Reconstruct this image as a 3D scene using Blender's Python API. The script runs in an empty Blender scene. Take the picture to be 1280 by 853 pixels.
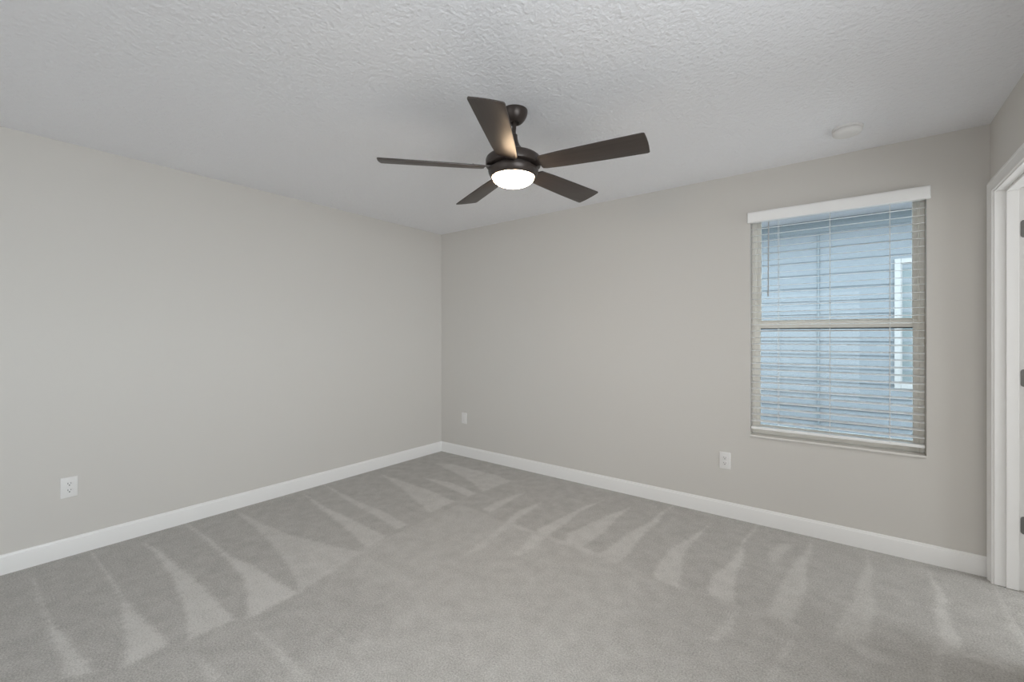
import bpy, bmesh, math
import numpy as np
from mathutils import Matrix, Vector

R = math.radians
scn = bpy.context.scene
col = scn.collection

# ------------------------------------------------------------------ camera
cd = bpy.data.cameras.new('camera')
cam = bpy.data.objects.new('camera', cd)
col.objects.link(cam)
cam.location = (3.6599, -3.4431, 1.3013)
cam.rotation_euler = (R(90), 0, R(37.60))
cd.sensor_width = 36.0
cd.lens = 549.2 / 1280 * 36.0
cd.shift_y = -6.83 / 1280
cd.clip_start = 0.02
scn.camera = cam

# ------------------------------------------------------------------ light and exposure
SKY = 7.5
FILL_SIDE = 32.0  # powers of the added fill lights: side, beyond, front
FILL_BEYOND = 27.0
FILL_FRONT = 35.0
LAMP = 44.0
scn.view_settings.view_transform = 'Standard'
scn.view_settings.look = 'None'
scn.view_settings.gamma = 1.0
scn.view_settings.exposure = 0.0
scn.view_settings.use_curve_mapping = False
cy = scn.cycles
cy.max_bounces = 12
cy.diffuse_bounces = 7
cy.glossy_bounces = 4
cy.transparent_max_bounces = 24
cy.caustics_reflective = False
cy.caustics_refractive = False
cy.use_denoising = True
cy.sample_clamp_indirect = 4.0

w = bpy.data.worlds.new('overcast_sky')
scn.world = w
w.use_nodes = True
wn = w.node_tree
wn.nodes['Background'].inputs['Color'].default_value = (0.80, 0.92, 1.0, 1)
wn.nodes['Background'].inputs['Strength'].default_value = SKY

def fill_light(name, power, sx, sy, loc, rz):
    """an area fill added out of view, to brighten the room"""
    ld = bpy.data.lights.new(name, 'AREA')
    ld.shape = 'RECTANGLE'
    ld.size, ld.size_y = sx, sy
    ld.energy = power
    ld.color = (0.94, 0.975, 1.0)
    lo = bpy.data.objects.new(name, ld)
    lo.location = loc
    lo.rotation_euler = (R(90), 0, rz)
    col.objects.link(lo)
fill_light('fill_side', FILL_SIDE, 1.6, 1.25, (4.335, -2.95, 1.425), R(90))  # fill added to the right behind the camera, source unseen
fill_light('fill_front', FILL_FRONT, 3.4, 2.2, (2.1, -7.13, 1.1), 0)  # broad fill added at the rear to even out the room
fill_light('fill_beyond_doorway', FILL_BEYOND, 1.0, 1.5, (5.9, -0.62, 1.3), R(90))  # fill added beyond the doorway to lift the far corner

# ------------------------------------------------------------------ materials
def mat(name, color, rough=0.6, spec=0.5, metal=0.0, bump=None, vary=None, coat=0.0):
    """bump: (scale, strength, distance, detail); vary: (scale, amount, stretch)"""
    m = bpy.data.materials.new(name)
    m.use_nodes = True
    n, l = m.node_tree.nodes, m.node_tree.links
    b = n['Principled BSDF']
    b.inputs['Base Color'].default_value = (*color, 1)
    b.inputs['Roughness'].default_value = rough
    b.inputs['Specular IOR Level'].default_value = spec
    b.inputs['Metallic'].default_value = metal
    b.inputs['Coat Weight'].default_value = coat
    tc = n.new('ShaderNodeTexCoord')
    if vary:
        mp = n.new('ShaderNodeMapping')
        mp.inputs['Scale'].default_value = vary[2]
        l.new(tc.outputs['Object'], mp.inputs['Vector'])
        t = n.new('ShaderNodeTexNoise')
        t.inputs['Scale'].default_value = vary[0]
        t.inputs['Detail'].default_value = 5
        l.new(mp.outputs['Vector'], t.inputs['Vector'])
        mx = n.new('ShaderNodeMix')
        mx.data_type = 'RGBA'
        mx.inputs['A'].default_value = (*[c * (1 - vary[1]) for c in color], 1)
        mx.inputs['B'].default_value = (*[c * (1 + vary[1]) for c in color], 1)
        l.new(t.outputs['Fac'], mx.inputs['Factor'])
        l.new(mx.outputs['Result'], b.inputs['Base Color'])
    if bump:
        t = n.new('ShaderNodeTexNoise')
        t.inputs['Scale'].default_value = bump[0]
        t.inputs['Detail'].default_value = bump[3]
        l.new(tc.outputs['Object'], t.inputs['Vector'])
        bp = n.new('ShaderNodeBump')
        bp.inputs['Strength'].default_value = bump[1]
        bp.inputs['Distance'].default_value = bump[2]
        l.new(t.outputs['Fac'], bp.inputs['Height'])
        l.new(bp.outputs['Normal'], b.inputs['Normal'])
    return m

M = {}
M['wall'] = mat('greige_wall_paint', (0.648, 0.627, 0.594), 0.75, 0.3, bump=(70, 0.10, 0.003, 4))
M['ceiling'] = mat('textured_ceiling_paint', (0.885, 0.89, 0.92), 0.9, 0.2, bump=(58, 0.6, 0.013, 5))
M['trim'] = mat('white_trim_paint', (0.86, 0.855, 0.845), 0.35, 0.5, bump=(30, 0.02, 0.002, 2))
M['plastic'] = mat('white_plastic', (0.80, 0.79, 0.78), 0.4, 0.5, bump=(80, 0.02, 0.001, 2))
M['slot'] = mat('dark_socket_slot', (0.03, 0.03, 0.03), 0.7, 0.3, vary=(20, 0.1, (1, 1, 1)))
M['blind'] = mat('white_faux_wood', (0.91, 0.91, 0.905), 0.22, 0.5, bump=(60, 0.03, 0.001, 2))
M['cord'] = mat('white_cord', (0.78, 0.78, 0.76), 0.7, 0.3, vary=(200, 0.05, (1, 1, 1)))
M['wand'] = mat('grey_acrylic_wand', (0.42, 0.42, 0.42), 0.25, 0.5, vary=(40, 0.05, (1, 1, 1)))
M['vinyl'] = mat('almond_vinyl', (0.88, 0.85, 0.785), 0.4, 0.4, bump=(40, 0.02, 0.001, 2))
M['rail_strip'] = mat('dark_rail_strip', (0.05, 0.055, 0.055), 0.7, 0.3, vary=(30, 0.1, (1, 1, 1)))
M['sill'] = mat('pale_cultured_marble', (0.72, 0.70, 0.665), 0.25, 0.5, vary=(9, 0.05, (1, 1, 1)))
M['bronze'] = mat('oil_rubbed_bronze', (0.055, 0.043, 0.038), 0.34, 0.5, metal=0.35, vary=(14, 0.18, (1, 1, 1)))
M['blade'] = mat('dark_walnut_blade', (0.052, 0.040, 0.035), 0.42, 0.5, vary=(10, 0.35, (0.6, 14, 14)))
M['hinge'] = mat('brushed_nickel_hinge', (0.20, 0.20, 0.195), 0.4, 0.5, metal=0.7, vary=(60, 0.1, (1, 1, 1)))
M['siding'] = mat('pale_blue_siding', (0.178, 0.192, 0.208), 0.6, 0.3, bump=(60, 0.05, 0.002, 3), vary=(3, 0.04, (0.3, 1, 6)))
M['eave_band'] = mat('blue_grey_eave_band', (0.150, 0.170, 0.184), 0.6, 0.3, vary=(5, 0.05, (1, 1, 1)))  # a little darker than the siding, for eave band and joint
M['soffit'] = mat('white_soffit_vinyl', (0.62, 0.60, 0.63), 0.5, 0.3, vary=(5, 0.03, (1, 1, 1)))
M['extrim'] = mat('white_exterior_trim', (0.34, 0.33, 0.325), 0.4, 0.4, vary=(5, 0.02, (1, 1, 1)))
M['roof'] = mat('grey_shingle', (0.14, 0.14, 0.145), 0.9, 0.2, vary=(20, 0.3, (1, 1, 1)))
M['farpane'] = mat('teal_reflecting_glass', (0.145, 0.170, 0.175), 0.5, 0.4, vary=(2, 0.06, (1, 1, 12)))
M['ground'] = mat('pale_ground', (0.26, 0.25, 0.235), 0.9, 0.2, bump=(60, 0.8, 0.03, 5), vary=(12, 0.4, (1, 1, 1)))

def glass_mat():
    m = bpy.data.materials.new('window_glass')
    m.use_nodes = True
    n, l = m.node_tree.nodes, m.node_tree.links
    n.clear()
    o = n.new('ShaderNodeOutputMaterial')
    t = n.new('ShaderNodeBsdfTransparent')
    t.inputs['Color'].default_value = (0.93, 0.97, 0.98, 1)
    g = n.new('ShaderNodeBsdfGlossy')
    g.inputs['Roughness'].default_value = 0.02
    f = n.new('ShaderNodeFresnel')
    f.inputs['IOR'].default_value = 1.45
    x = n.new('ShaderNodeMixShader')
    l.new(f.outputs[0], x.inputs[0])
    l.new(t.outputs[0], x.inputs[1])
    l.new(g.outputs[0], x.inputs[2])
    l.new(x.outputs[0], o.inputs['Surface'])
    return m
M['glass'] = glass_mat()

def lamp_mat():
    m = bpy.data.materials.new('lit_frosted_glass')
    m.use_nodes = True
    b = m.node_tree.nodes['Principled BSDF']
    b.inputs['Base Color'].default_value = (0.9, 0.88, 0.84, 1)
    b.inputs['Roughness'].default_value = 0.3
    b.inputs['Emission Color'].default_value = (1.0, 0.72, 0.46, 1)
    b.inputs['Emission Strength'].default_value = LAMP
    return m
M['lamp'] = lamp_mat()

def carpet_mat():
    """cut-pile carpet; the attribute pile_lay (0..1) says which way the vacuum brushed the pile"""
    m = bpy.data.materials.new('grey_beige_cut_pile')
    m.use_nodes = True
    n, l = m.node_tree.nodes, m.node_tree.links
    b = n['Principled BSDF']
    b.inputs['Roughness'].default_value = 0.95
    b.inputs['Specular IOR Level'].default_value = 0.1
    b.inputs['Sheen Weight'].default_value = 0.1
    tc = n.new('ShaderNodeTexCoord')
    at = n.new('ShaderNodeAttribute')
    at.attribute_name = 'pile_lay'
    def noise(s, d, r=0.6):
        t = n.new('ShaderNodeTexNoise')
        t.inputs['Scale'].default_value = s
        t.inputs['Detail'].default_value = d
        t.inputs['Roughness'].default_value = r
        l.new(tc.outputs['Object'], t.inputs['Vector'])
        return t.outputs['Fac']
    def math_(op, a, b_):
        t = n.new('ShaderNodeMath')
        t.operation = op
        for i, v in enumerate((a, b_)):
            if isinstance(v, (int, float)):
                t.inputs[i].default_value = v
            else:
                l.new(v, t.inputs[i])
        return t.outputs[0]
    fine = noise(150, 4, 0.75)
    patch = noise(11, 4, 0.6)
    f1 = math_('MULTIPLY', math_('SUBTRACT', fine, 0.5), 3.0)
    f2 = math_('MULTIPLY', math_('SUBTRACT', patch, 0.5), 0.75)
    v = math_('ADD', math_('ADD', math_('MULTIPLY', at.outputs['Fac'], 0.62), 0.19), math_('ADD', f1, f2))
    cl = n.new('ShaderNodeClamp')
    l.new(v, cl.inputs['Value'])
    mx = n.new('ShaderNodeMix')
    mx.data_type = 'RGBA'
    mx.inputs['A'].default_value = (0.342, 0.330, 0.310, 1)
    mx.inputs['B'].default_value = (0.650, 0.637, 0.610, 1)
    l.new(cl.outputs[0], mx.inputs['Factor'])
    l.new(mx.outputs['Result'], b.inputs['Base Color'])
    bp = n.new('ShaderNodeBump')
    bp.inputs['Strength'].default_value = 0.5
    bp.inputs['Distance'].default_value = 0.006
    l.new(fine, bp.inputs['Height'])
    l.new(bp.outputs['Normal'], b.inputs['Normal'])
    return m
M['carpet'] = carpet_mat()

# ------------------------------------------------------------------ helpers
def link(name, bm, mats, parent=None, smooth=None, loc=(0, 0, 0), rot=(0, 0, 0)):
    bmesh.ops.recalc_face_normals(bm, faces=bm.faces)
    me = bpy.data.meshes.new(name)
    bm.to_mesh(me)
    bm.free()
    for m in (mats if isinstance(mats, (list, tuple)) else [mats]):
        me.materials.append(m)
    if smooth is not None:
        me.polygons.foreach_set('use_smooth', [True] * len(me.polygons))
        me.set_sharp_from_angle(angle=R(smooth))
    o = bpy.data.objects.new(name, me)
    o.location = loc
    o.rotation_euler = rot
    col.objects.link(o)
    if parent is not None:
        o.parent = parent
    return o

def empty(name, loc=(0, 0, 0), rot=(0, 0, 0)):
    o = bpy.data.objects.new(name, None)
    o.location = loc
    o.rotation_euler = rot
    o.empty_display_size = 0.1
    col.objects.link(o)
    return o

def tag(o, label=None, cat=None, group=None, kind=None):
    for k, v in (('label', label), ('category', cat), ('group', group), ('kind', kind)):
        if v:
            o[k] = v
    return o

def add_box(bm, lo, hi, bev=0.0, seg=2, mi=0):
    lo, hi = Vector(lo), Vector(hi)
    r = bmesh.ops.create_cube(bm, size=1.0)
    vs = r['verts']
    c, s = (lo + hi) / 2, hi - lo
    for v in vs:
        v.co = Vector((c.x + v.co.x * s.x, c.y + v.co.y * s.y, c.z + v.co.z * s.z))
    fs = {f for v in vs for f in v.link_faces}
    for f in fs:
        f.material_index = mi
    if bev > 0:
        es = list({e for f in fs for e in f.edges})
        r2 = bmesh.ops.bevel(bm, geom=es, offset=bev, segments=seg, affect='EDGES', profile=0.5, clamp_overlap=True)
        for f in r2['faces']:
            f.material_index = mi
    return bm

def box(lo, hi, bev=0.0, seg=2):
    return add_box(bmesh.new(), lo, hi, bev, seg)

def add_tube(bm, p0, p1, r, n=12, mi=0):
    p0, p1 = Vector(p0), Vector(p1)
    d = (p1 - p0).normalized()
    a = d.orthogonal().normalized()
    b = d.cross(a)
    rings = []
    for p in (p0, p1):
        rings.append([bm.verts.new(p + (a * math.cos(t) + b * math.sin(t)) * r) for t in [2 * math.pi * i / n for i in range(n)]])
    for i in range(n):
        bm.faces.new((rings[0][i], rings[0][(i + 1) % n], rings[1][(i + 1) % n], rings[1][i])).material_index = mi
    bm.faces.new(rings[0][::-1]).material_index = mi
    bm.faces.new(rings[1]).material_index = mi
    return bm

def lathe(profile, n=64, close=True):
    """profile: list of (radius, z) from one axis end to the other"""
    bm = bmesh.new()
    rows = []
    for r, z in profile:
        if r < 1e-6:
            rows.append([bm.verts.new((0, 0, z))])
        else:
            rows.append([bm.verts.new((r * math.cos(2 * math.pi * i / n), r * math.sin(2 * math.pi * i / n), z)) for i in range(n)])
    for a, b in zip(rows, rows[1:]):
        for i in range(n):
            j = (i + 1) % n
            q = [a[i % len(a)], a[j % len(a)], b[j % len(b)], b[i % len(b)]]
            u = []
            for v in q:
                if v not in u:
                    u.append(v)
            if len(u) > 2:
                bm.faces.new(u)
    if close:
        for row in (rows[0], rows[-1]):
            if len(row) > 2:
                bm.faces.new(row)
    return bm

def add_prism(bm, pts, to3, d0, d1, bev=0.0, mi=0):
    """outline pts (u, v) extruded from depth d0 to d1; to3(u, v, d) gives the 3-D point"""
    a = [bm.verts.new(to3(u, v, d0)) for u, v in pts]
    b = [bm.verts.new(to3(u, v, d1)) for u, v in pts]
    n = len(pts)
    fs = [bm.faces.new(a[::-1]), bm.faces.new(b)]
    for i in range(n):
        fs.append(bm.faces.new((a[i], a[(i + 1) % n], b[(i + 1) % n], b[i])))
    for f in fs:
        f.material_index = mi
    if bev > 0:
        es = list(set(fs[0].edges) | set(fs[1].edges))
        bmesh.ops.bevel(bm, geom=es, offset=bev, segments=2, affect='EDGES', profile=0.5)
    return bm

def sweep(path, profile, to3, closed=False):
    """mitred sweep: path of 2-D points in a plane, profile (offset to the left of travel, height out of plane)"""
    bm = bmesh.new()
    P2 = [Vector(p) for p in path]
    n = len(P2)
    rows = []
    for i, p in enumerate(P2):
        prv = P2[i - 1] if (i > 0 or closed) else None
        nxt = P2[(i + 1) % n] if (i < n - 1 or closed) else None
        d0 = (p - prv).normalized() if prv is not None else (nxt - p).normalized()
        d1 = (nxt - p).normalized() if nxt is not None else d0
        n0, n1 = Vector((-d0.y, d0.x)), Vector((-d1.y, d1.x))
        m = (n0 + n1)
        m = m / m.dot(n0) if m.length > 1e-6 else n0
        rows.append([bm.verts.new(to3(p.x + m.x * o, p.y + m.y * o, h)) for o, h in profile])
    k = len(profile)
    rng = range(n) if closed else range(n - 1)
    for i in rng:
        a, b = rows[i], rows[(i + 1) % n]
        for j in range(k):
            bm.faces.new((a[j], a[(j + 1) % k], b[(j + 1) % k], b[j]))
    if not closed:
        bm.faces.new(rows[0][::-1])
        bm.faces.new(rows[-1])
    return bm

def holed_wall(to3, u0, u1, v0, v1, holes, d0, d1):
    """a wall slab with rectangular holes through it, their reveals included"""
    bm = bmesh.new()
    us = sorted({u0, u1} | {h[0] for h in holes} | {h[1] for h in holes})
    vs = sorted({v0, v1} | {h[2] for h in holes} | {h[3] for h in holes})
    nu, nv = len(us) - 1, len(vs) - 1
    def solid(i, j):
        if not (0 <= i < nu and 0 <= j < nv):
            return False
        cu, cv = (us[i] + us[i + 1]) / 2, (vs[j] + vs[j + 1]) / 2
        return not any(h[0] < cu < h[1] and h[2] < cv < h[3] for h in holes)
    g = [[[bm.verts.new(to3(u, v, d)) for v in vs] for u in us] for d in (d0, d1)]
    def side(a, b):
        bm.faces.new((g[0][a[0]][a[1]], g[0][b[0]][b[1]], g[1][b[0]][b[1]], g[1][a[0]][a[1]]))
    for i in range(-1, nu):
        for j in range(-1, nv):
            if solid(i, j):
                for k in range(2):
                    bm.faces.new((g[k][i][j], g[k][i + 1][j], g[k][i + 1][j + 1], g[k][i][j + 1]))
            if j >= 0 and solid(i, j) != solid(i + 1, j):
                side((i + 1, j), (i + 1, j + 1))
            if i >= 0 and solid(i, j) != solid(i, j + 1):
                side((i, j + 1), (i + 1, j + 1))
    for v in [v for v in bm.verts if not v.link_faces]:
        bm.verts.remove(v)
    return bm

# ------------------------------------------------------------------ the room
W, H, FY = 4.2555, 2.44, -7.0
DX0, DY0, DY1, DZ = 0.125, -0.847, -0.087, 2.055      # doorway: wall thickness, clear opening, head

MARKS=[
 (1.00,[(0.178,-3.141),(0.440,-3.150),(0.741,-3.152),(0.957,-3.153),(1.133,-3.147),(1.294,-3.159),(1.342,-3.082),(1.167,-3.098),(1.009,-3.113),(0.886,-3.130),(0.725,-3.143),(0.498,-3.147)]),
 (1.00,[(0.037,-2.896),(0.403,-2.897),(0.767,-2.898),(0.903,-2.915),(1.138,-2.950),(1.327,-2.987),(1.387,-3.006),(1.384,-2.861),(1.196,-2.871),(0.994,-2.884),(0.849,-2.893),(0.431,-2.885)]),
 (1.00,[(0.163,-2.671),(0.386,-2.664),(0.742,-2.687),(1.008,-2.713),(1.214,-2.751),(1.421,-2.801),(1.432,-2.627),(1.131,-2.618),(0.853,-2.621),(0.653,-2.630),(0.344,-2.635)]),
 (1.00,[(0.019,-2.414),(0.410,-2.413),(0.799,-2.429),(1.068,-2.455),(1.271,-2.510),(1.469,-2.585),(1.463,-2.345),(1.203,-2.362),(0.996,-2.366),(0.786,-2.403),(0.426,-2.401)]),
 (0.72,[(-0.024,-2.110),(0.641,-2.164),(0.998,-2.217),(1.223,-2.265),(1.463,-2.337),(1.393,-2.114),(1.322,-1.907),(1.002,-1.998),(0.785,-2.053),(0.511,-2.083)]),
 (0.80,[(0.110,-1.629),(0.500,-1.706),(0.865,-1.762),(1.135,-1.813),(1.305,-1.857),(1.303,-1.780),(1.277,-1.689),(0.764,-1.670),(0.495,-1.672)]),
 (0.75,[(0.019,-1.406),(0.606,-1.506),(0.947,-1.529),(1.253,-1.589),(1.235,-1.494),(0.932,-1.450),(0.626,-1.449)]),
 (0.75,[(0.200,-0.933),(0.594,-1.039),(1.096,-1.209),(1.221,-1.264),(1.194,-0.992),(0.885,-0.938),(0.628,-0.937)]),
 (0.80,[(0.550,-0.751),(0.935,-0.802),(1.212,-0.848),(1.215,-0.755),(0.875,-0.694)]),
 (0.75,[(0.329,-0.382),(0.711,-0.480),(1.000,-0.571),(1.232,-0.695),(1.237,-0.468),(1.268,-0.338),(1.040,-0.286),(0.746,-0.296),(0.458,-0.283)]),
 (0.80,[(1.608,-2.600),(1.811,-2.614),(2.011,-2.631),(2.078,-2.580),(1.924,-2.582),(1.777,-2.582)]),
 (0.75,[(1.538,-2.813),(1.647,-2.821),(1.754,-2.829),(1.811,-2.785),(1.682,-2.795)]),
 (0.70,[(1.841,-2.395),(2.035,-2.412),(2.249,-2.448),(2.268,-2.433),(2.051,-2.400)]),
 (0.65,[(2.030,-2.416),(2.016,-2.362),(2.040,-2.325),(2.046,-2.363),(2.053,-2.416)]),
 (0.80,[(1.528,-0.490),(1.568,-0.922),(1.559,-0.985),(1.478,-0.973),(1.483,-0.617)]),
 (0.80,[(1.736,-0.553),(1.795,-0.928),(1.881,-1.451),(1.837,-1.510),(1.781,-1.137),(1.710,-0.813)]),
 (0.90,[(2.101,-0.229),(2.091,-0.648),(2.105,-1.051),(2.114,-1.358),(2.070,-1.379),(1.997,-1.002),(2.012,-0.846),(2.048,-0.572)]),
 (0.85,[(2.341,-0.231),(2.354,-0.615),(2.366,-0.988),(2.363,-1.055),(2.243,-1.042),(2.197,-0.923),(2.249,-0.647)]),
 (0.85,[(2.582,-0.005),(2.589,-0.635),(2.604,-1.015),(2.605,-1.105),(2.480,-1.075),(2.480,-0.887),(2.508,-0.638),(2.542,-0.438)]),
 (0.85,[(2.899,-0.180),(2.876,-0.582),(2.895,-0.814),(2.957,-1.124),(2.837,-1.113),(2.803,-1.079),(2.780,-0.926),(2.813,-0.696)]),
 (0.90,[(3.154,-0.016),(3.143,-0.441),(3.159,-0.722),(3.207,-1.094),(3.094,-1.097),(3.076,-0.939),(3.100,-0.713),(3.124,-0.456)]),
 (0.75,[(3.456,-0.108),(3.478,-0.580),(3.479,-0.852),(3.437,-1.111),(3.349,-1.093),(3.366,-0.809),(3.410,-0.418)]),
 (0.60,[(3.371,-0.201),(3.336,-0.474),(3.295,-0.563),(3.275,-0.403),(3.312,-0.246)]),
 (0.70,[(3.759,-0.030),(3.753,-0.555),(3.733,-1.015),(3.679,-1.094),(3.611,-1.090),(3.636,-0.886),(3.700,-0.506)]),
 (0.95,[(4.010,-0.108),(4.025,-0.431),(4.023,-0.876),(3.957,-0.873),(3.978,-0.548)]),
 (0.60,[(4.261,0.023),(4.235,-0.310),(4.222,-0.541),(4.255,-0.786),(4.312,-0.630),(4.269,-0.399),(4.280,-0.002)]),
 (0.70,[(3.235,-1.096),(3.242,-1.296),(3.208,-1.438),(3.176,-1.425),(3.208,-1.288)]),
 (0.65,[(3.467,-1.109),(3.457,-1.318),(3.439,-1.532),(3.420,-1.546),(3.435,-1.305)]),
 (0.75,[(3.940,-0.892),(3.919,-1.162),(3.934,-1.151),(3.962,-0.876)]),
 (0.75,[(3.957,-0.873),(4.023,-0.876),(4.213,-0.886),(4.208,-0.910),(4.018,-0.914),(3.949,-0.904)]),
 (0.75,[(1.799,-1.027),(2.089,-1.035),(2.357,-1.034),(2.507,-1.055),(2.516,-1.095),(2.374,-1.084),(2.109,-1.076),(1.822,-1.074)]),
 (0.60,[(3.652,-1.078),(3.756,-1.087),(3.804,-1.123),(3.796,-1.171),(3.741,-1.160),(3.641,-1.122)]),
]

# carpet: a fine grid whose pile_lay attribute holds the vacuum strokes and a darker margin at the walls
def smooth(a, b, x):
    t = np.clip((x - a) / (b - a), 0, 1)
    return t * t * (3 - 2 * t)

def signed_distance(px, py, poly):
    p = np.array(poly)
    q = np.roll(p, -1, 0)
    d = np.full(px.shape, 9.0)
    inside = np.zeros(px.shape, bool)
    for (ax, ay), (bx_, by_) in zip(p, q):
        ex, ey = bx_ - ax, by_ - ay
        t = np.clip(((px - ax) * ex + (py - ay) * ey) / (ex * ex + ey * ey + 1e-12), 0, 1)
        d = np.minimum(d, np.hypot(px - ax - t * ex, py - ay - t * ey))
        c = (ay > py) != (by_ > py)
        with np.errstate(divide='ignore', invalid='ignore'):
            xi = ax + (py - ay) * ex / (ey if abs(ey) > 1e-12 else 1e-12)
        inside ^= c & (px < xi)
    return np.where(inside, d, -d)

def make_carpet():
    nx, ny = 340, 560
    xs, ys = np.linspace(0, W, nx), np.linspace(FY, 0, ny)
    X, Y = np.meshgrid(xs, ys)
    fx, fy = X.ravel(), Y.ravel()
    wob = 0.02 * np.sin(fx * 9 + 1.3 * np.sin(fy * 7)) + 0.015 * np.sin(fy * 13 + fx * 4)
    fray = 0.006 * np.sin(fx * 61 + 2 * np.sin(fy * 37)) * np.sin(fy * 53 + 2 * np.sin(fx * 29)) + 0.004 * np.sin(fx * 131 + fy * 97)
    left_edge = np.interp(fy, [-3.17, -2.79, -2.45, -2.3, -1.85, -0.69, 0], [1.33, 1.42, 1.49, 1.45, 1.31, 1.25, 1.27])
    back_edge = np.interp(fx, [1.2, 1.8, 2.5, 3.0, 3.6, 4.02, 4.2], [-1.0, -1.04, -1.07, -1.1, -1.1, -0.89, -0.89])
    v = np.full(fx.shape, 0.56)
    inleft = smooth(-0.012, 0.012, left_edge - fx)
    inback = smooth(-0.02, 0.02, fy - back_edge) * (1 - inleft)
    near = smooth(-1.9, -2.5, fy)
    v = v * (1 - inleft) + (0.32 - 0.02 * near) * inleft
    v = v * (1 - inback) + 0.36 * inback
    second = smooth(2.05, 1.9, fx) * (1 - inleft) * smooth(-1.95, -2.25, fy)
    v = v * (1 - second) + 0.34 * second
    low = smooth(2.75, 3.0, fx) * smooth(0.0, 0.05, back_edge - fy)
    v = v * (1 - low) + 0.44 * low
    for val, poly in MARKS:
        soft = 0.016
        k = smooth(-soft, soft, signed_distance(fx + wob * 0.35, fy, poly) + fray)
        v = v * (1 - k) + (0.18 + 0.92 * val) * k
    # pile_lay drops a little towards the left and back walls, darker there
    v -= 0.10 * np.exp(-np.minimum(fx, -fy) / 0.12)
    me = bpy.data.meshes.new('floor')
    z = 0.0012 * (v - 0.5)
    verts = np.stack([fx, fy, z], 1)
    idx = np.arange(nx * ny).reshape(ny, nx)
    quads = np.stack([idx[:-1, :-1], idx[:-1, 1:], idx[1:, 1:], idx[1:, :-1]], -1).reshape(-1, 4)
    me.from_pydata(verts.tolist(), [], quads.tolist())
    a = me.attributes.new('pile_lay', 'FLOAT', 'POINT')
    a.data.foreach_set('value', np.clip(v, 0, 1.1).astype(np.float32))
    me.polygons.foreach_set('use_smooth', [True] * len(me.polygons))
    me.materials.append(M['carpet'])
    o = bpy.data.objects.new('floor', me)
    col.objects.link(o)
    return o
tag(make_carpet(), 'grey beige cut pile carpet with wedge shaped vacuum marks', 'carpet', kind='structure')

tag(link('ceiling', box((-0.12, FY - 2.12, H), (W + 2.0, 0.2, H + 0.12)), M['ceiling']),
    'flat off white ceiling with fine knockdown texture', 'ceiling', kind='structure')
tag(link('wall_left', box((-0.12, FY, -0.1), (0, 0, H)), M['wall']),
    'plain greige wall on the left with one power outlet', 'wall', kind='structure')
WX0, WX1, WZ0, WZ1 = 3.105, 4.006, 0.598, 2.152       # window opening
tag(link('wall_back', holed_wall(lambda u, v, d: Vector((u, d, v)), -0.12, W + 2.0, -0.1, H, [(WX0, WX1, WZ0, WZ1)], 0.0, 0.2), M['wall']),
    'greige back wall that holds the window', 'wall', kind='structure')
tag(link('wall_right', holed_wall(lambda u, v, d: Vector((d, u, v)), FY, 0, -0.1, H, [(DY0 - 0.018, DY1 + 0.018, -0.098, DZ + 0.018), (-3.75, -2.15, 0.8, 2.05)], W, W + DX0), M['wall']),
    'short greige wall above and beside the white doorway', 'wall', kind='structure')
tag(link('wall_front', holed_wall(lambda u, v, d: Vector((u, d, v)), -0.12, W + DX0, -0.1, H, [(0.4, 3.8, -0.098, 2.2)], FY - 0.12, FY), M['wall']),  # the wide opening is added, out of view, for the rear fill
    'greige wall opposite the window wall, with an opening added for fill light', 'wall', kind='structure')

# unseen closed box added behind the wide opening to keep the sky out
bm = bmesh.new()
add_box(bm, (-0.12, FY - 2.0, -0.1), (0.0, FY - 0.12, H))
add_box(bm, (W, FY - 2.0, -0.1), (W + DX0, FY - 0.12, H))
add_box(bm, (-0.12, FY - 2.12, -0.1), (W + DX0, FY - 2.0, H))
tag(link('wall_sky_block', bm, M['wall']), 'greige box walls added behind the wide opening to block the sky', 'wall', kind='structure')

# room beyond the doorway
bm = bmesh.new()
add_box(bm, (W + 1.9, -1.5, -0.1), (W + 2.0, 0, H))
add_box(bm, (W + DX0, -1.6, -0.1), (W + 2.0, -1.5, H))
tag(link('wall_beyond', bm, M['wall']), 'greige wall of the room beyond the doorway', 'wall', kind='structure')
fb = link('floor_beyond', box((W, -1.5, -0.1), (W + 1.9, 0, -0.002)), M['carpet'])
tag(link('floor_sky_block', box((-0.12, FY - 2.0, -0.1), (W + DX0, FY, -0.002)), M['carpet']), 'carpeted slab added behind the wide opening to block the sky', 'carpet', kind='structure')  # unseen floor of the added box, stops sky leaking in from below
fa = fb.data.attributes.new('pile_lay', 'FLOAT', 'POINT')
fa.data.foreach_set('value', [0.4] * len(fb.data.vertices))
tag(fb, 'carpet of the room beyond the doorway', 'carpet', kind='structure')

# baseboards: flat board with a small stepped and eased top
BB = [(0, 0), (0.014, 0), (0.014, 0.088), (0.0125, 0.094), (0.009, 0.097), (0.0085, 0.101), (0.006, 0.1065), (0.003, 0.108), (0, 0.108)]
def baseboard(name, p0, p1, nrm, label, m0=1, m1=1):
    bm = bmesh.new()
    p0, p1, nrm = Vector(p0), Vector(p1), Vector(nrm)
    t = (p1 - p0).normalized()
    a = [bm.verts.new(p0 + nrm * o + t * (o * m0) + Vector((0, 0, h))) for o, h in BB]
    b = [bm.verts.new(p1 + nrm * o - t * (o * m1) + Vector((0, 0, h))) for o, h in BB]
    k = len(BB)
    for j in range(k):
        bm.faces.new((a[j], a[(j + 1) % k], b[(j + 1) % k], b[j]))
    bm.faces.new(a[::-1])
    bm.faces.new(b)
    tag(link(name, bm, M['trim'], smooth=25), label, 'baseboard', kind='structure')
baseboard('baseboard_left', (0, FY, 0), (0, 0, 0), (1, 0, 0), 'white baseboard along the plain left wall')
baseboard('baseboard_back', (0, 0, 0), (W, 0, 0), (0, -1, 0), 'white baseboard along the window wall', 1, 0)
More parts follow.
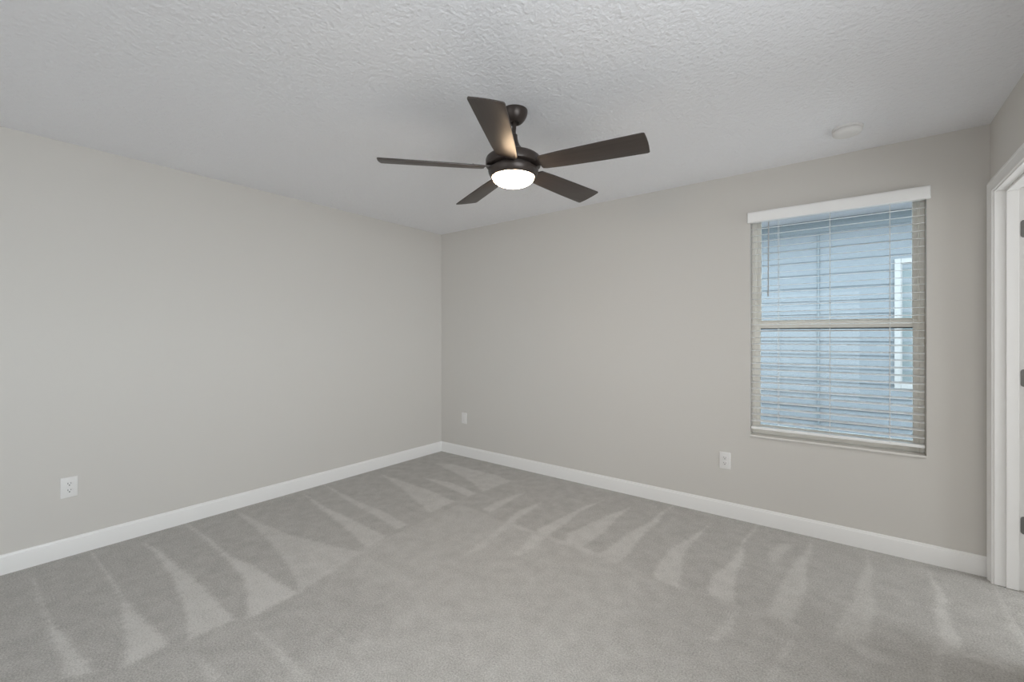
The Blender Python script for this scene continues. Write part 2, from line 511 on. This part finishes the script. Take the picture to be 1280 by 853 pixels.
baseboard('baseboard_right', (W, FY, 0), (W, DY0 - 0.062, 0), (-1, 0, 0), 'white baseboard beside the doorway', 1, 0)

# ------------------------------------------------------------------ doorway on the right
door = tag(empty('door_1', (W, (DY0 + DY1) / 2, 0)), 'white cased doorway with dark hinges at the right end of the window wall', 'doorway', kind='structure')
dinv = Matrix.Translation((-W, -(DY0 + DY1) / 2, 0))
def dlink(name, bm, m, parent=None, smooth=None):
    bm.transform(dinv)
    return link(name, bm, m, parent or door, smooth)
# colonial casing profile: (distance out from the opening, thickness)
CP = [(0, 0), (0, 0.009), (0.004, 0.011), (0.010, 0.011), (0.013, 0.0085), (0.022, 0.0105), (0.032, 0.0145), (0.037, 0.0165), (0.040, 0.0150),
      (0.043, 0.0175), (0.052, 0.0175), (0.057, 0.015), (0.057, 0)]
rv = 0.005
path = [(DY1 + rv, 0), (DY1 + rv, DZ + rv), (DY0 - rv, DZ + rv), (DY0 - rv, 0)]
dlink('casing', sweep(path, [(-o, h) for o, h in CP], lambda u, v, h: Vector((W - h, u, v))), M['trim'], smooth=35)
dlink('casing', sweep(path, [(-o, h) for o, h in CP], lambda u, v, h: Vector((W + DX0 + h, u, v))), M['trim'], smooth=35)
bm = bmesh.new()
add_box(bm, (W, DY1, 0), (W + DX0, DY1 + 0.018, DZ + 0.018), 0.001, 1)
add_box(bm, (W, DY0 - 0.018, 0), (W + DX0, DY0, DZ + 0.018), 0.001, 1)
add_box(bm, (W, DY0, DZ), (W + DX0, DY1, DZ + 0.018), 0.001, 1)
dlink('jamb', bm, M['trim'])
bm = bmesh.new()
S0, S1 = W + 0.040, W + 0.086
add_box(bm, (S0, DY1 - 0.011, 0), (S1, DY1, DZ), 0.003, 2)
add_box(bm, (S0, DY0, 0), (S1, DY0 + 0.011, DZ), 0.003, 2)
add_box(bm, (S0, DY0 + 0.011, DZ - 0.011), (S1, DY1 - 0.011, DZ), 0.003, 2)
dlink('door_stop', bm, M['trim'])
HZ = (1.845, 1.085, 0.335)
for z in HZ:
    bm = bmesh.new()
    r_, h_ = 0.012, 0.0445
    x0, x1 = W + 0.0915, W + 0.1255
    pts = [(x1, z - h_), (x1, z + h_)]
    for k in range(5):
        a = R(90 + 22.5 * k)
        pts.append((x0 + r_ + r_ * math.cos(a), z + h_ - r_ + r_ * math.sin(a)))
    for k in range(5):
        a = R(180 + 22.5 * k)
        pts.append((x0 + r_ + r_ * math.cos(a), z - h_ + r_ + r_ * math.sin(a)))
    add_prism(bm, pts, lambda u, v, d: Vector((u, d, v)), DY1 - 0.0022, DY1 + 0.0005)
    for k in range(5):
        add_tube(bm, (W + 0.1315, DY1 + 0.003, z - h_ + k * 0.0178 + 0.0006), (W + 0.1315, DY1 + 0.003, z - h_ + (k + 1) * 0.0178 - 0.0006), 0.0062, 14)
    tag(dlink('hinge', bm, M['hinge'], smooth=30), 'grey metal hinge leaf')
bm = bmesh.new()
add_box(bm, (W + 0.142, DY1 - 0.036, 0.012), (W + 0.142 + 0.745, DY1 - 0.001, 2.045), 0.002, 1)
leaf = dlink('door_leaf', bm, M['trim'])
bm = bmesh.new()
for z0, z1 in ((0.22, 0.92), (1.06, 1.93)):
    add_box(bm, (W + 0.26, DY1 - 0.040, z0), (W + 0.77, DY1 - 0.035, z1), 0.004, 2)
lp = link('panel', bm, M['trim'], leaf)
lp.data.transform(dinv)

# ------------------------------------------------------------------ window in the back wall
win = tag(empty('window_1', ((WX0 + WX1) / 2, 0.07, WZ0)), 'single hung almond vinyl window behind the white blind', 'window', kind='structure')
winv = Matrix.Translation((-(WX0 + WX1) / 2, -0.07, -WZ0))
def wlink(name, bm, m, parent=None, smooth=None):
    bm.transform(winv)
    return link(name, bm, m, parent or win, smooth)
def ring(bm, x0, x1, z0, z1, y0, y1, wl, wr, wb, wt, bev=0.003, mi=0):
    add_box(bm, (x0, y0, z0), (x0 + wl, y1, z1), bev, 1, mi)
    add_box(bm, (x1 - wr, y0, z0), (x1, y1, z1), bev, 1, mi)
    add_box(bm, (x0 + wl, y0, z0), (x1 - wr, y1, z0 + wb), bev, 1, mi)
    add_box(bm, (x0 + wl, y0, z1 - wt), (x1 - wr, y1, z1), bev, 1, mi)
    return bm
SZ = WZ0 + 0.014
bm = ring(bmesh.new(), WX0, WX1, SZ, WZ1, 0.082, 0.17, 0.024, 0.024, 0.028, 0.012)
add_box(bm, (WX0 + 0.024, 0.088, SZ + 0.028), (WX0 + 0.031, 0.10, WZ1 - 0.012), 0.001, 1)
add_box(bm, (WX1 - 0.031, 0.088, SZ + 0.028), (WX1 - 0.024, 0.10, WZ1 - 0.012), 0.001, 1)
wlink('window_frame', bm, M['vinyl'])
MZ = 1.352                                             # underside of the meeting rail
# lower sash sits towards the room, upper sash behind it
sx0, sx1 = WX0 + 0.026, WX1 - 0.026
bm = ring(bmesh.new(), sx0, sx1, SZ + 0.03, MZ + 0.046, 0.092, 0.122, 0.024, 0.024, 0.030, 0.046)
ls = wlink('lower_sash', bm, M['vinyl'])
bm = bmesh.new()
add_box(bm, (sx0 + 0.026, 0.1015, MZ - 0.007), (sx1 - 0.026, 0.116, MZ))
wlink('meeting_rail_strip', bm, M['rail_strip'], ls)  # thin dark strip under the meeting rail
wlink('glass_pane', box((sx0 + 0.022, 0.106, SZ + 0.058), (sx1 - 0.022, 0.110, MZ + 0.002)), M['glass'], ls)
bm = ring(bmesh.new(), sx0, sx1, MZ + 0.016, WZ1 - 0.012, 0.128, 0.158, 0.024, 0.024, 0.040, 0.016)
us = wlink('upper_sash', bm, M['vinyl'])
wlink('glass_pane', box((sx0 + 0.022, 0.142, MZ + 0.054), (sx1 - 0.022, 0.146, WZ1 - 0.026)), M['glass'], us)
bm = bmesh.new()
for fx in (0.3, 0.7):
    cx = sx0 + (sx1 - sx0) * fx
    add_box(bm, (cx - 0.028, 0.098, MZ + 0.046), (cx + 0.028, 0.120, MZ + 0.056), 0.003, 2)
wlink('sash_lock', bm, M['vinyl'], ls)
wlink('window_sill', box((WX0, -0.012, WZ0), (WX1, 0.082, SZ), 0.003, 2), M['sill'])

# ------------------------------------------------------------------ blind
BY = 0.036                                             # depth of the slats' centre line in the reveal
bx0, bx1 = WX0 + 0.004, WX1 - 0.004
# unseen side window behind the camera, added to hold a fill light
sw = tag(empty('fill_window', (W + 0.06, -2.95, 0.8)), 'unseen plain window added in the right wall for the fill light', 'window', kind='structure')
bm = bmesh.new()
for y0, y1, z0, z1 in ((-0.8, -0.76, 0, 1.25), (0.76, 0.8, 0, 1.25), (-0.76, 0.76, 0, 0.04), (-0.76, 0.76, 1.21, 1.25)):
    add_box(bm, (-0.02, y0, z0), (0.05, y1, z1), 0.003, 1)
link('window_frame', bm, M['vinyl'], sw)

bl = tag(empty('window_blind', ((WX0 + WX1) / 2, BY, WZ0 + 0.014)), 'white faux wood venetian blind hanging in the window, slats open', 'blind')
binv = Matrix.Translation((-(WX0 + WX1) / 2, -BY, -WZ0 - 0.014))
def blink(name, bm, m, parent=None, smooth=None):
    bm.transform(binv)
    return link(name, bm, m, parent or bl, smooth)
# valance: moulded board with rounded ends that returns to the wall
VX0, VX1, VZ0, VZ1 = WX0 - 0.016, WX1 + 0.017, 2.082, 2.152
pr = [(0, 0), (0, 0.014), (0.004, 0.0185), (0.010, 0.020), (0.048, 0.020), (0.058, 0.022), (0.066, 0.0215), (0.070, 0.018), (0.070, 0)]
bm = bmesh.new()
rows = []
for x, k in ((VX0, 0.25), (VX0 + 0.002, 0.7), (VX0 + 0.007, 1.0), (VX1 - 0.007, 1.0), (VX1 - 0.002, 0.7), (VX1, 0.25)):
    zi = 0.003 * (1 - k) / 0.75
    rows.append([bm.verts.new((x, -0.002 - d * k - (0.012 if d > 0 else 0) * k, VZ0 + min(max(h, zi), 0.07 - zi))) for h, d in pr])
for a, b in zip(rows, rows[1:]):
    for j in range(len(pr)):
        bm.faces.new((a[j], a[(j + 1) % len(pr)], b[(j + 1) % len(pr)], b[j]))
bm.faces.new(rows[0])
bm.faces.new(rows[-1])
blink('valance', bm, M['blind'], smooth=40)
blink('head_rail', box((bx0, 0.008, WZ1 - 0.045), (bx1, 0.064, WZ1 - 0.001), 0.002, 1), M['blind'])
SP, S_N = 0.0445, 32
bm = bmesh.new()
slat_z = [0.7095 + SP * k for k in range(S_N)]
for z in slat_z:
    if z < WZ1 - 0.05:
        n0 = len(bm.verts)
        add_box(bm, (bx0 + 0.001, -0.025, -0.0012), (bx1 - 0.001, 0.025, 0.0012), 0.0009, 2)
        bm.verts.ensure_lookup_table()
        mt = Matrix.Translation((0, BY, z)) @ Matrix.Rotation(R(7.5), 4, 'X')
        bmesh.ops.transform(bm, matrix=mt, verts=bm.verts[n0:])
blink('slat_panel', bm, M['blind'])
blink('bottom_rail', box((bx0 + 0.001, BY - 0.026, 0.650), (bx1 - 0.001, BY + 0.026, 0.668), 0.003, 2), M['blind'])
for x in (3.273, 3.556, 3.848):
    bm = bmesh.new()
    for y in (BY - 0.0268, BY + 0.0268):
        add_tube(bm, (x, y, 0.66), (x, y, WZ1 - 0.04), 0.0011, 6)
    for z in slat_z:
        if z < WZ1 - 0.05:
            add_tube(bm, (x, BY - 0.0265, z - 0.0022), (x, BY + 0.0265, z - 0.0022), 0.0006, 5)
    blink('ladder_cord', bm, M['cord'])
bm = bmesh.new()
add_tube(bm, (3.2185, -0.004, 2.075), (3.216, -0.006, 1.585), 0.0034, 8)
add_tube(bm, (3.216, -0.006, 1.600), (3.2159, -0.006, 1.570), 0.0046, 8)
add_tube(bm, (3.2185, -0.004, 2.070), (3.2185, 0.012, 2.090), 0.002, 6)
tag(blink('tilt_wand', bm, M['wand'], smooth=40), 'grey tilt wand')

# ------------------------------------------------------------------ wall plates
def plate_root(name, loc, rz, label, cat, group=None):
    return tag(empty(name, loc, (0, 0, rz)), label, cat, group)
# built facing -Y, centred on the origin, wall plane at y = 0
def outlet(loc, rz, label):
    t = plate_root('power_outlet', loc, rz, label, 'outlet', 'duplex power outlets')
    link('wall_plate', box((-0.037, -0.0055, -0.0600), (0.037, 0.001, 0.0600), 0.003, 3), M['plastic'], t, smooth=40)
    for s in (1, -1):
        bm = bmesh.new()
        pts = []
        for k in range(24):
            a = 2 * math.pi * k / 24
            pts.append((0.0172 * math.cos(a), max(-0.0142, min(0.0142, 0.0172 * math.sin(a)))))
        add_prism(bm, pts, lambda u, v, d: Vector((u, d, v)), -0.0075, -0.004, 0.0006)
        rc = link('receptacle', bm, M['plastic'], t, smooth=40, loc=(0, 0, s * 0.0195))
        bm = bmesh.new()
        add_box(bm, (-0.0077, -0.0079, -0.0005), (-0.0052, -0.0070, 0.0085))
        add_box(bm, (0.0052, -0.0079, 0.0008), (0.0074, -0.0070, 0.0078))
        add_tube(bm, (0, -0.0079, -0.0070), (0, -0.0070, -0.0070), 0.0031, 14)
        link('socket_slot', bm, M['slot'], rc)
    bm = add_tube(bmesh.new(), (0, -0.0066, 0), (0, -0.004, 0), 0.0034, 16)
    add_box(bm, (-0.0028, -0.00675, -0.0005), (0.0028, -0.0062, 0.0005))
    link('screw', bm, M['plastic'], t, smooth=40)
    return t
outlet((0, -2.982, 0.405), R(90), 'white duplex power outlet low on the plain left wall')
outlet((2.945, 0, 0.402), 0, 'white duplex power outlet on the back wall near the window')
t = plate_root('blank_wall_plate', (0.360, 0, 0.410), 0, 'small white wall plate with a plain insert beside the room corner', 'wall plate')
link('plate', box((-0.037, -0.0055, -0.058), (0.037, 0.001, 0.058), 0.003, 3), M['plastic'], t, smooth=40)
link('insert', box((-0.0165, -0.0068, -0.0335), (0.0165, -0.004, 0.0335), 0.0012, 2), M['plastic'], t, smooth=40)
for z in (0.0485, -0.0485):
    link('screw', add_tube(bmesh.new(), (0, -0.0064, z), (0, -0.004, z), 0.0030, 14), M['plastic'], t, smooth=40)

# ------------------------------------------------------------------ smoke detector
t = tag(empty('smoke_detector', (3.647, -0.412, H)), 'round white smoke detector on the ceiling above the window', 'smoke detector')
link('base', lathe([(0, 0.002), (0.069, 0.002), (0.070, -0.002), (0.070, -0.010), (0.067, -0.0125), (0, -0.0125)], 64), M['plastic'], t, smooth=35)
link('cover', lathe([(0.0615, -0.011), (0.0615, -0.0165), (0.0668, -0.0172), (0.0665, -0.026), (0.062, -0.033), (0.052, -0.0375), (0.035, -0.0395), (0, -0.040)], 64), M['plastic'], t, smooth=35)
bm = bmesh.new()
for k in range(36):
    a = 2 * math.pi * k / 36
    c, s = math.cos(a), math.sin(a)
    n0 = len(bm.verts)
    add_box(bm, (0.0635, -0.0022, -0.0165), (0.0668, 0.0022, -0.0128))
    bm.verts.ensure_lookup_table()
    bmesh.ops.transform(bm, matrix=Matrix.Rotation(a, 4, 'Z'), verts=bm.verts[n0:])
link('vent_ring', bm, M['plastic'], t)
link('test_button', lathe([(0, -0.039), (0.011, -0.039), (0.011, -0.0412), (0.009, -0.042), (0, -0.042)], 24), M['plastic'], t, smooth=35, loc=(0.02, -0.018, 0))

# ------------------------------------------------------------------ ceiling fan
FX, FYY, BZ = 2.305, -1.673, 2.149                     # hub axis and height of the blades
CX, CY = 2.311, -1.670
fan = tag(empty('ceiling_fan', (FX, FYY, H)), 'dark bronze five blade ceiling fan with a lit white bowl light', 'ceiling fan')
def up(profile):
    return [(r, z - H) for r, z in profile]
dx, dy = CX - FX, CY - FYY
link('canopy', lathe(up([(0, H + 0.002), (0.0655, H + 0.002), (0.0660, H - 0.004), (0.0655, H - 0.014), (0.061, H - 0.028), (0.054, H - 0.041), (0.045, H - 0.053),
                         (0.036, H - 0.0605), (0.031, H - 0.063), (0.026, H - 0.0625), (0.0235, H - 0.056), (0.020, H - 0.052), (0, H - 0.052)]), 64),
     M['bronze'], fan, smooth=40, loc=(dx, dy, 0))
bm = add_tube(bmesh.new(), (dx, dy, -0.045), (0, 0, 2.29 - H), 0.0105, 24)
link('downrod', bm, M['bronze'], fan, smooth=40)
link('motor_housing', lathe(up([(0, 2.322), (0.017, 2.322), (0.021, 2.318), (0.022, 2.300), (0.026, 2.282), (0.034, 2.264), (0.046, 2.248), (0.063, 2.234), (0.085, 2.223),
                                (0.108, 2.215), (0.126, 2.207), (0.136, 2.199), (0.140, 2.190), (0.140, 2.166), (0.138, 2.160), (0.133, 2.157), (0.100, 2.157), (0, 2.157)]), 96),
     M['bronze'], fan, smooth=35)
link('blade_hub', lathe(up([(0, 2.158), (0.104, 2.158), (0.104, 2.140), (0, 2.140)]), 64), M['bronze'], fan, smooth=35)
link('light_ring', lathe(up([(0, 2.1425), (0.122, 2.1425), (0.1265, 2.140), (0.1275, 2.135), (0.1255, 2.125), (0.120, 2.113), (0.1135, 2.104), (0.1100, 2.101), (0.1075, 2.102), (0.1075, 2.108), (0, 2.108)]), 96),
     M['bronze'], fan, smooth=35)
dome = []
for k in range(15):
    a = R(90 * k / 14)
    dome.append((0.1055 * math.cos(a), 2.1035 - 0.047 * math.sin(a)))
tag(link('light_bowl', lathe(up([(0.1055, 2.108)] + dome), 96), M['lamp'], fan, smooth=60), 'glowing white glass bowl')
PITCH = R(-12.85)
for k in range(5):
    a = R(-61.31 + 72 * k)
    # outline in the blade's own plane: u away from the hub, v across
    pts = [(0.152, -0.050), (0.160, -0.059), (0.26, -0.064), (0.46, -0.0685), (0.648, -0.0725), (0.6555, -0.0705), (0.6595, -0.066), (0.6625, -0.030),
           (0.6635, 0.0), (0.6625, 0.030), (0.6595, 0.066), (0.6555, 0.0705), (0.648, 0.0722), (0.46, 0.0645), (0.26, 0.0535), (0.17, 0.046), (0.150, 0.040), (0.146, 0.030), (0.146, -0.040)]
    bm = add_prism(bmesh.new(), pts, lambda u, v, d: Vector((u, v, d)), -0.003, 0.003, 0.0012)
    b = link('fan_blade', bm, M['blade'], fan, smooth=30, loc=(0, 0, BZ - H), rot=(PITCH, 0, a))
    bm = bmesh.new()
    pts = [(0.085, -0.020), (0.150, -0.020), (0.205, -0.034), (0.222, -0.030), (0.226, 0.0), (0.222, 0.026), (0.205, 0.030), (0.150, 0.020), (0.085, 0.020)]
    add_prism(bm, pts, lambda u, v, d: Vector((u, v, d)), 0.0028, 0.0062, 0.0008)
    for u, v in ((0.205, -0.022), (0.212, 0.0), (0.205, 0.020)):
        add_tube(bm, (u, v, 0.0055), (u, v, 0.0085), 0.0042, 12)
    link('blade_iron', bm, M['bronze'], b, smooth=30)

# ------------------------------------------------------------------ the house next door
NY = 3.2
house = tag(empty('neighbor_house', (3.4, NY, -0.2)), 'pale blue lap sided house standing outside the window', 'house')
hinv = Matrix.Translation((-3.4, -NY, 0.2))
def hlink(name, bm, m, parent=None, smooth=None):
    bm.transform(hinv)
    return link(name, bm, m, parent or house, smooth)
HX0, HX1, HZ1 = -5.0, 11.0, 2.74
bm = bmesh.new()
pf = [(NY + 0.3, -0.25)]
z = -0.25
while z < HZ1 - 0.01:
    pf += [(NY - 0.016, z), (NY - 0.003, min(z + 0.165, HZ1))]
    z += 0.165
pf.append((NY + 0.3, HZ1))
add_prism(bm, pf, lambda u, v, d: Vector((d, u, v)), HX0, HX1)
hlink('siding', bm, M['siding'])
hlink('under_eave_band', box((HX0, NY - 0.030, 2.575), (HX1, NY + 0.02, 2.73), 0.003, 1), M['eave_band'])  # band under the eave, slightly darker than the siding
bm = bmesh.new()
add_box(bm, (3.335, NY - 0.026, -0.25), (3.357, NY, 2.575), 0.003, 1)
hlink('siding_joint', bm, M['eave_band'])
bm = bmesh.new()
add_box(bm, (HX0, NY - 0.55, 2.73), (HX1, NY + 0.1, 2.745))
for x in np.arange(HX0 + 0.15, HX1, 0.30):
    add_box(bm, (x, NY - 0.55, 2.726), (x + 0.012, NY - 0.03, 2.731))
hlink('soffit', bm, M['soffit'])
hlink('fascia', box((HX0, NY - 0.575, 2.715), (HX1, NY - 0.55, 2.90), 0.004, 1), M['extrim'])
bm = bmesh.new()
add_prism(bm, [(NY - 0.60, 2.90), (NY - 0.60, 2.92), (NY + 4.0, 4.60), (NY + 8.6, 2.92), (NY + 8.6, 2.90)], lambda u, v, d: Vector((d, u, v)), HX0, HX1)
hlink('roof', bm, M['roof'])
bm = ring(bmesh.new(), 4.057, 5.05, 0.70, 2.172, NY - 0.036, NY + 0.02, 0.056, 0.056, 0.056, 0.052, 0.003)
hw = hlink('window_trim', bm, M['extrim'])
bm = ring(bmesh.new(), 4.113, 4.994, 0.756, 2.12, NY - 0.020, NY + 0.01, 0.012, 0.012, 0.012, 0.012, 0.002)
add_box(bm, (4.125, NY - 0.022, 1.41), (4.982, NY + 0.01, 1.45), 0.002, 1)
hlink('window_sash', bm, M['extrim'], hw)
hlink('pane', box((4.12, NY - 0.012, 0.76), (4.99, NY - 0.006, 2.115)), M['farpane'], hw)

bm = bmesh.new()
add_box(bm, (-12, -16, -0.30), (16, 14, -0.2))
tag(link('ground', bm, M['ground']), 'bare ground outside around the houses', 'ground', kind='structure')
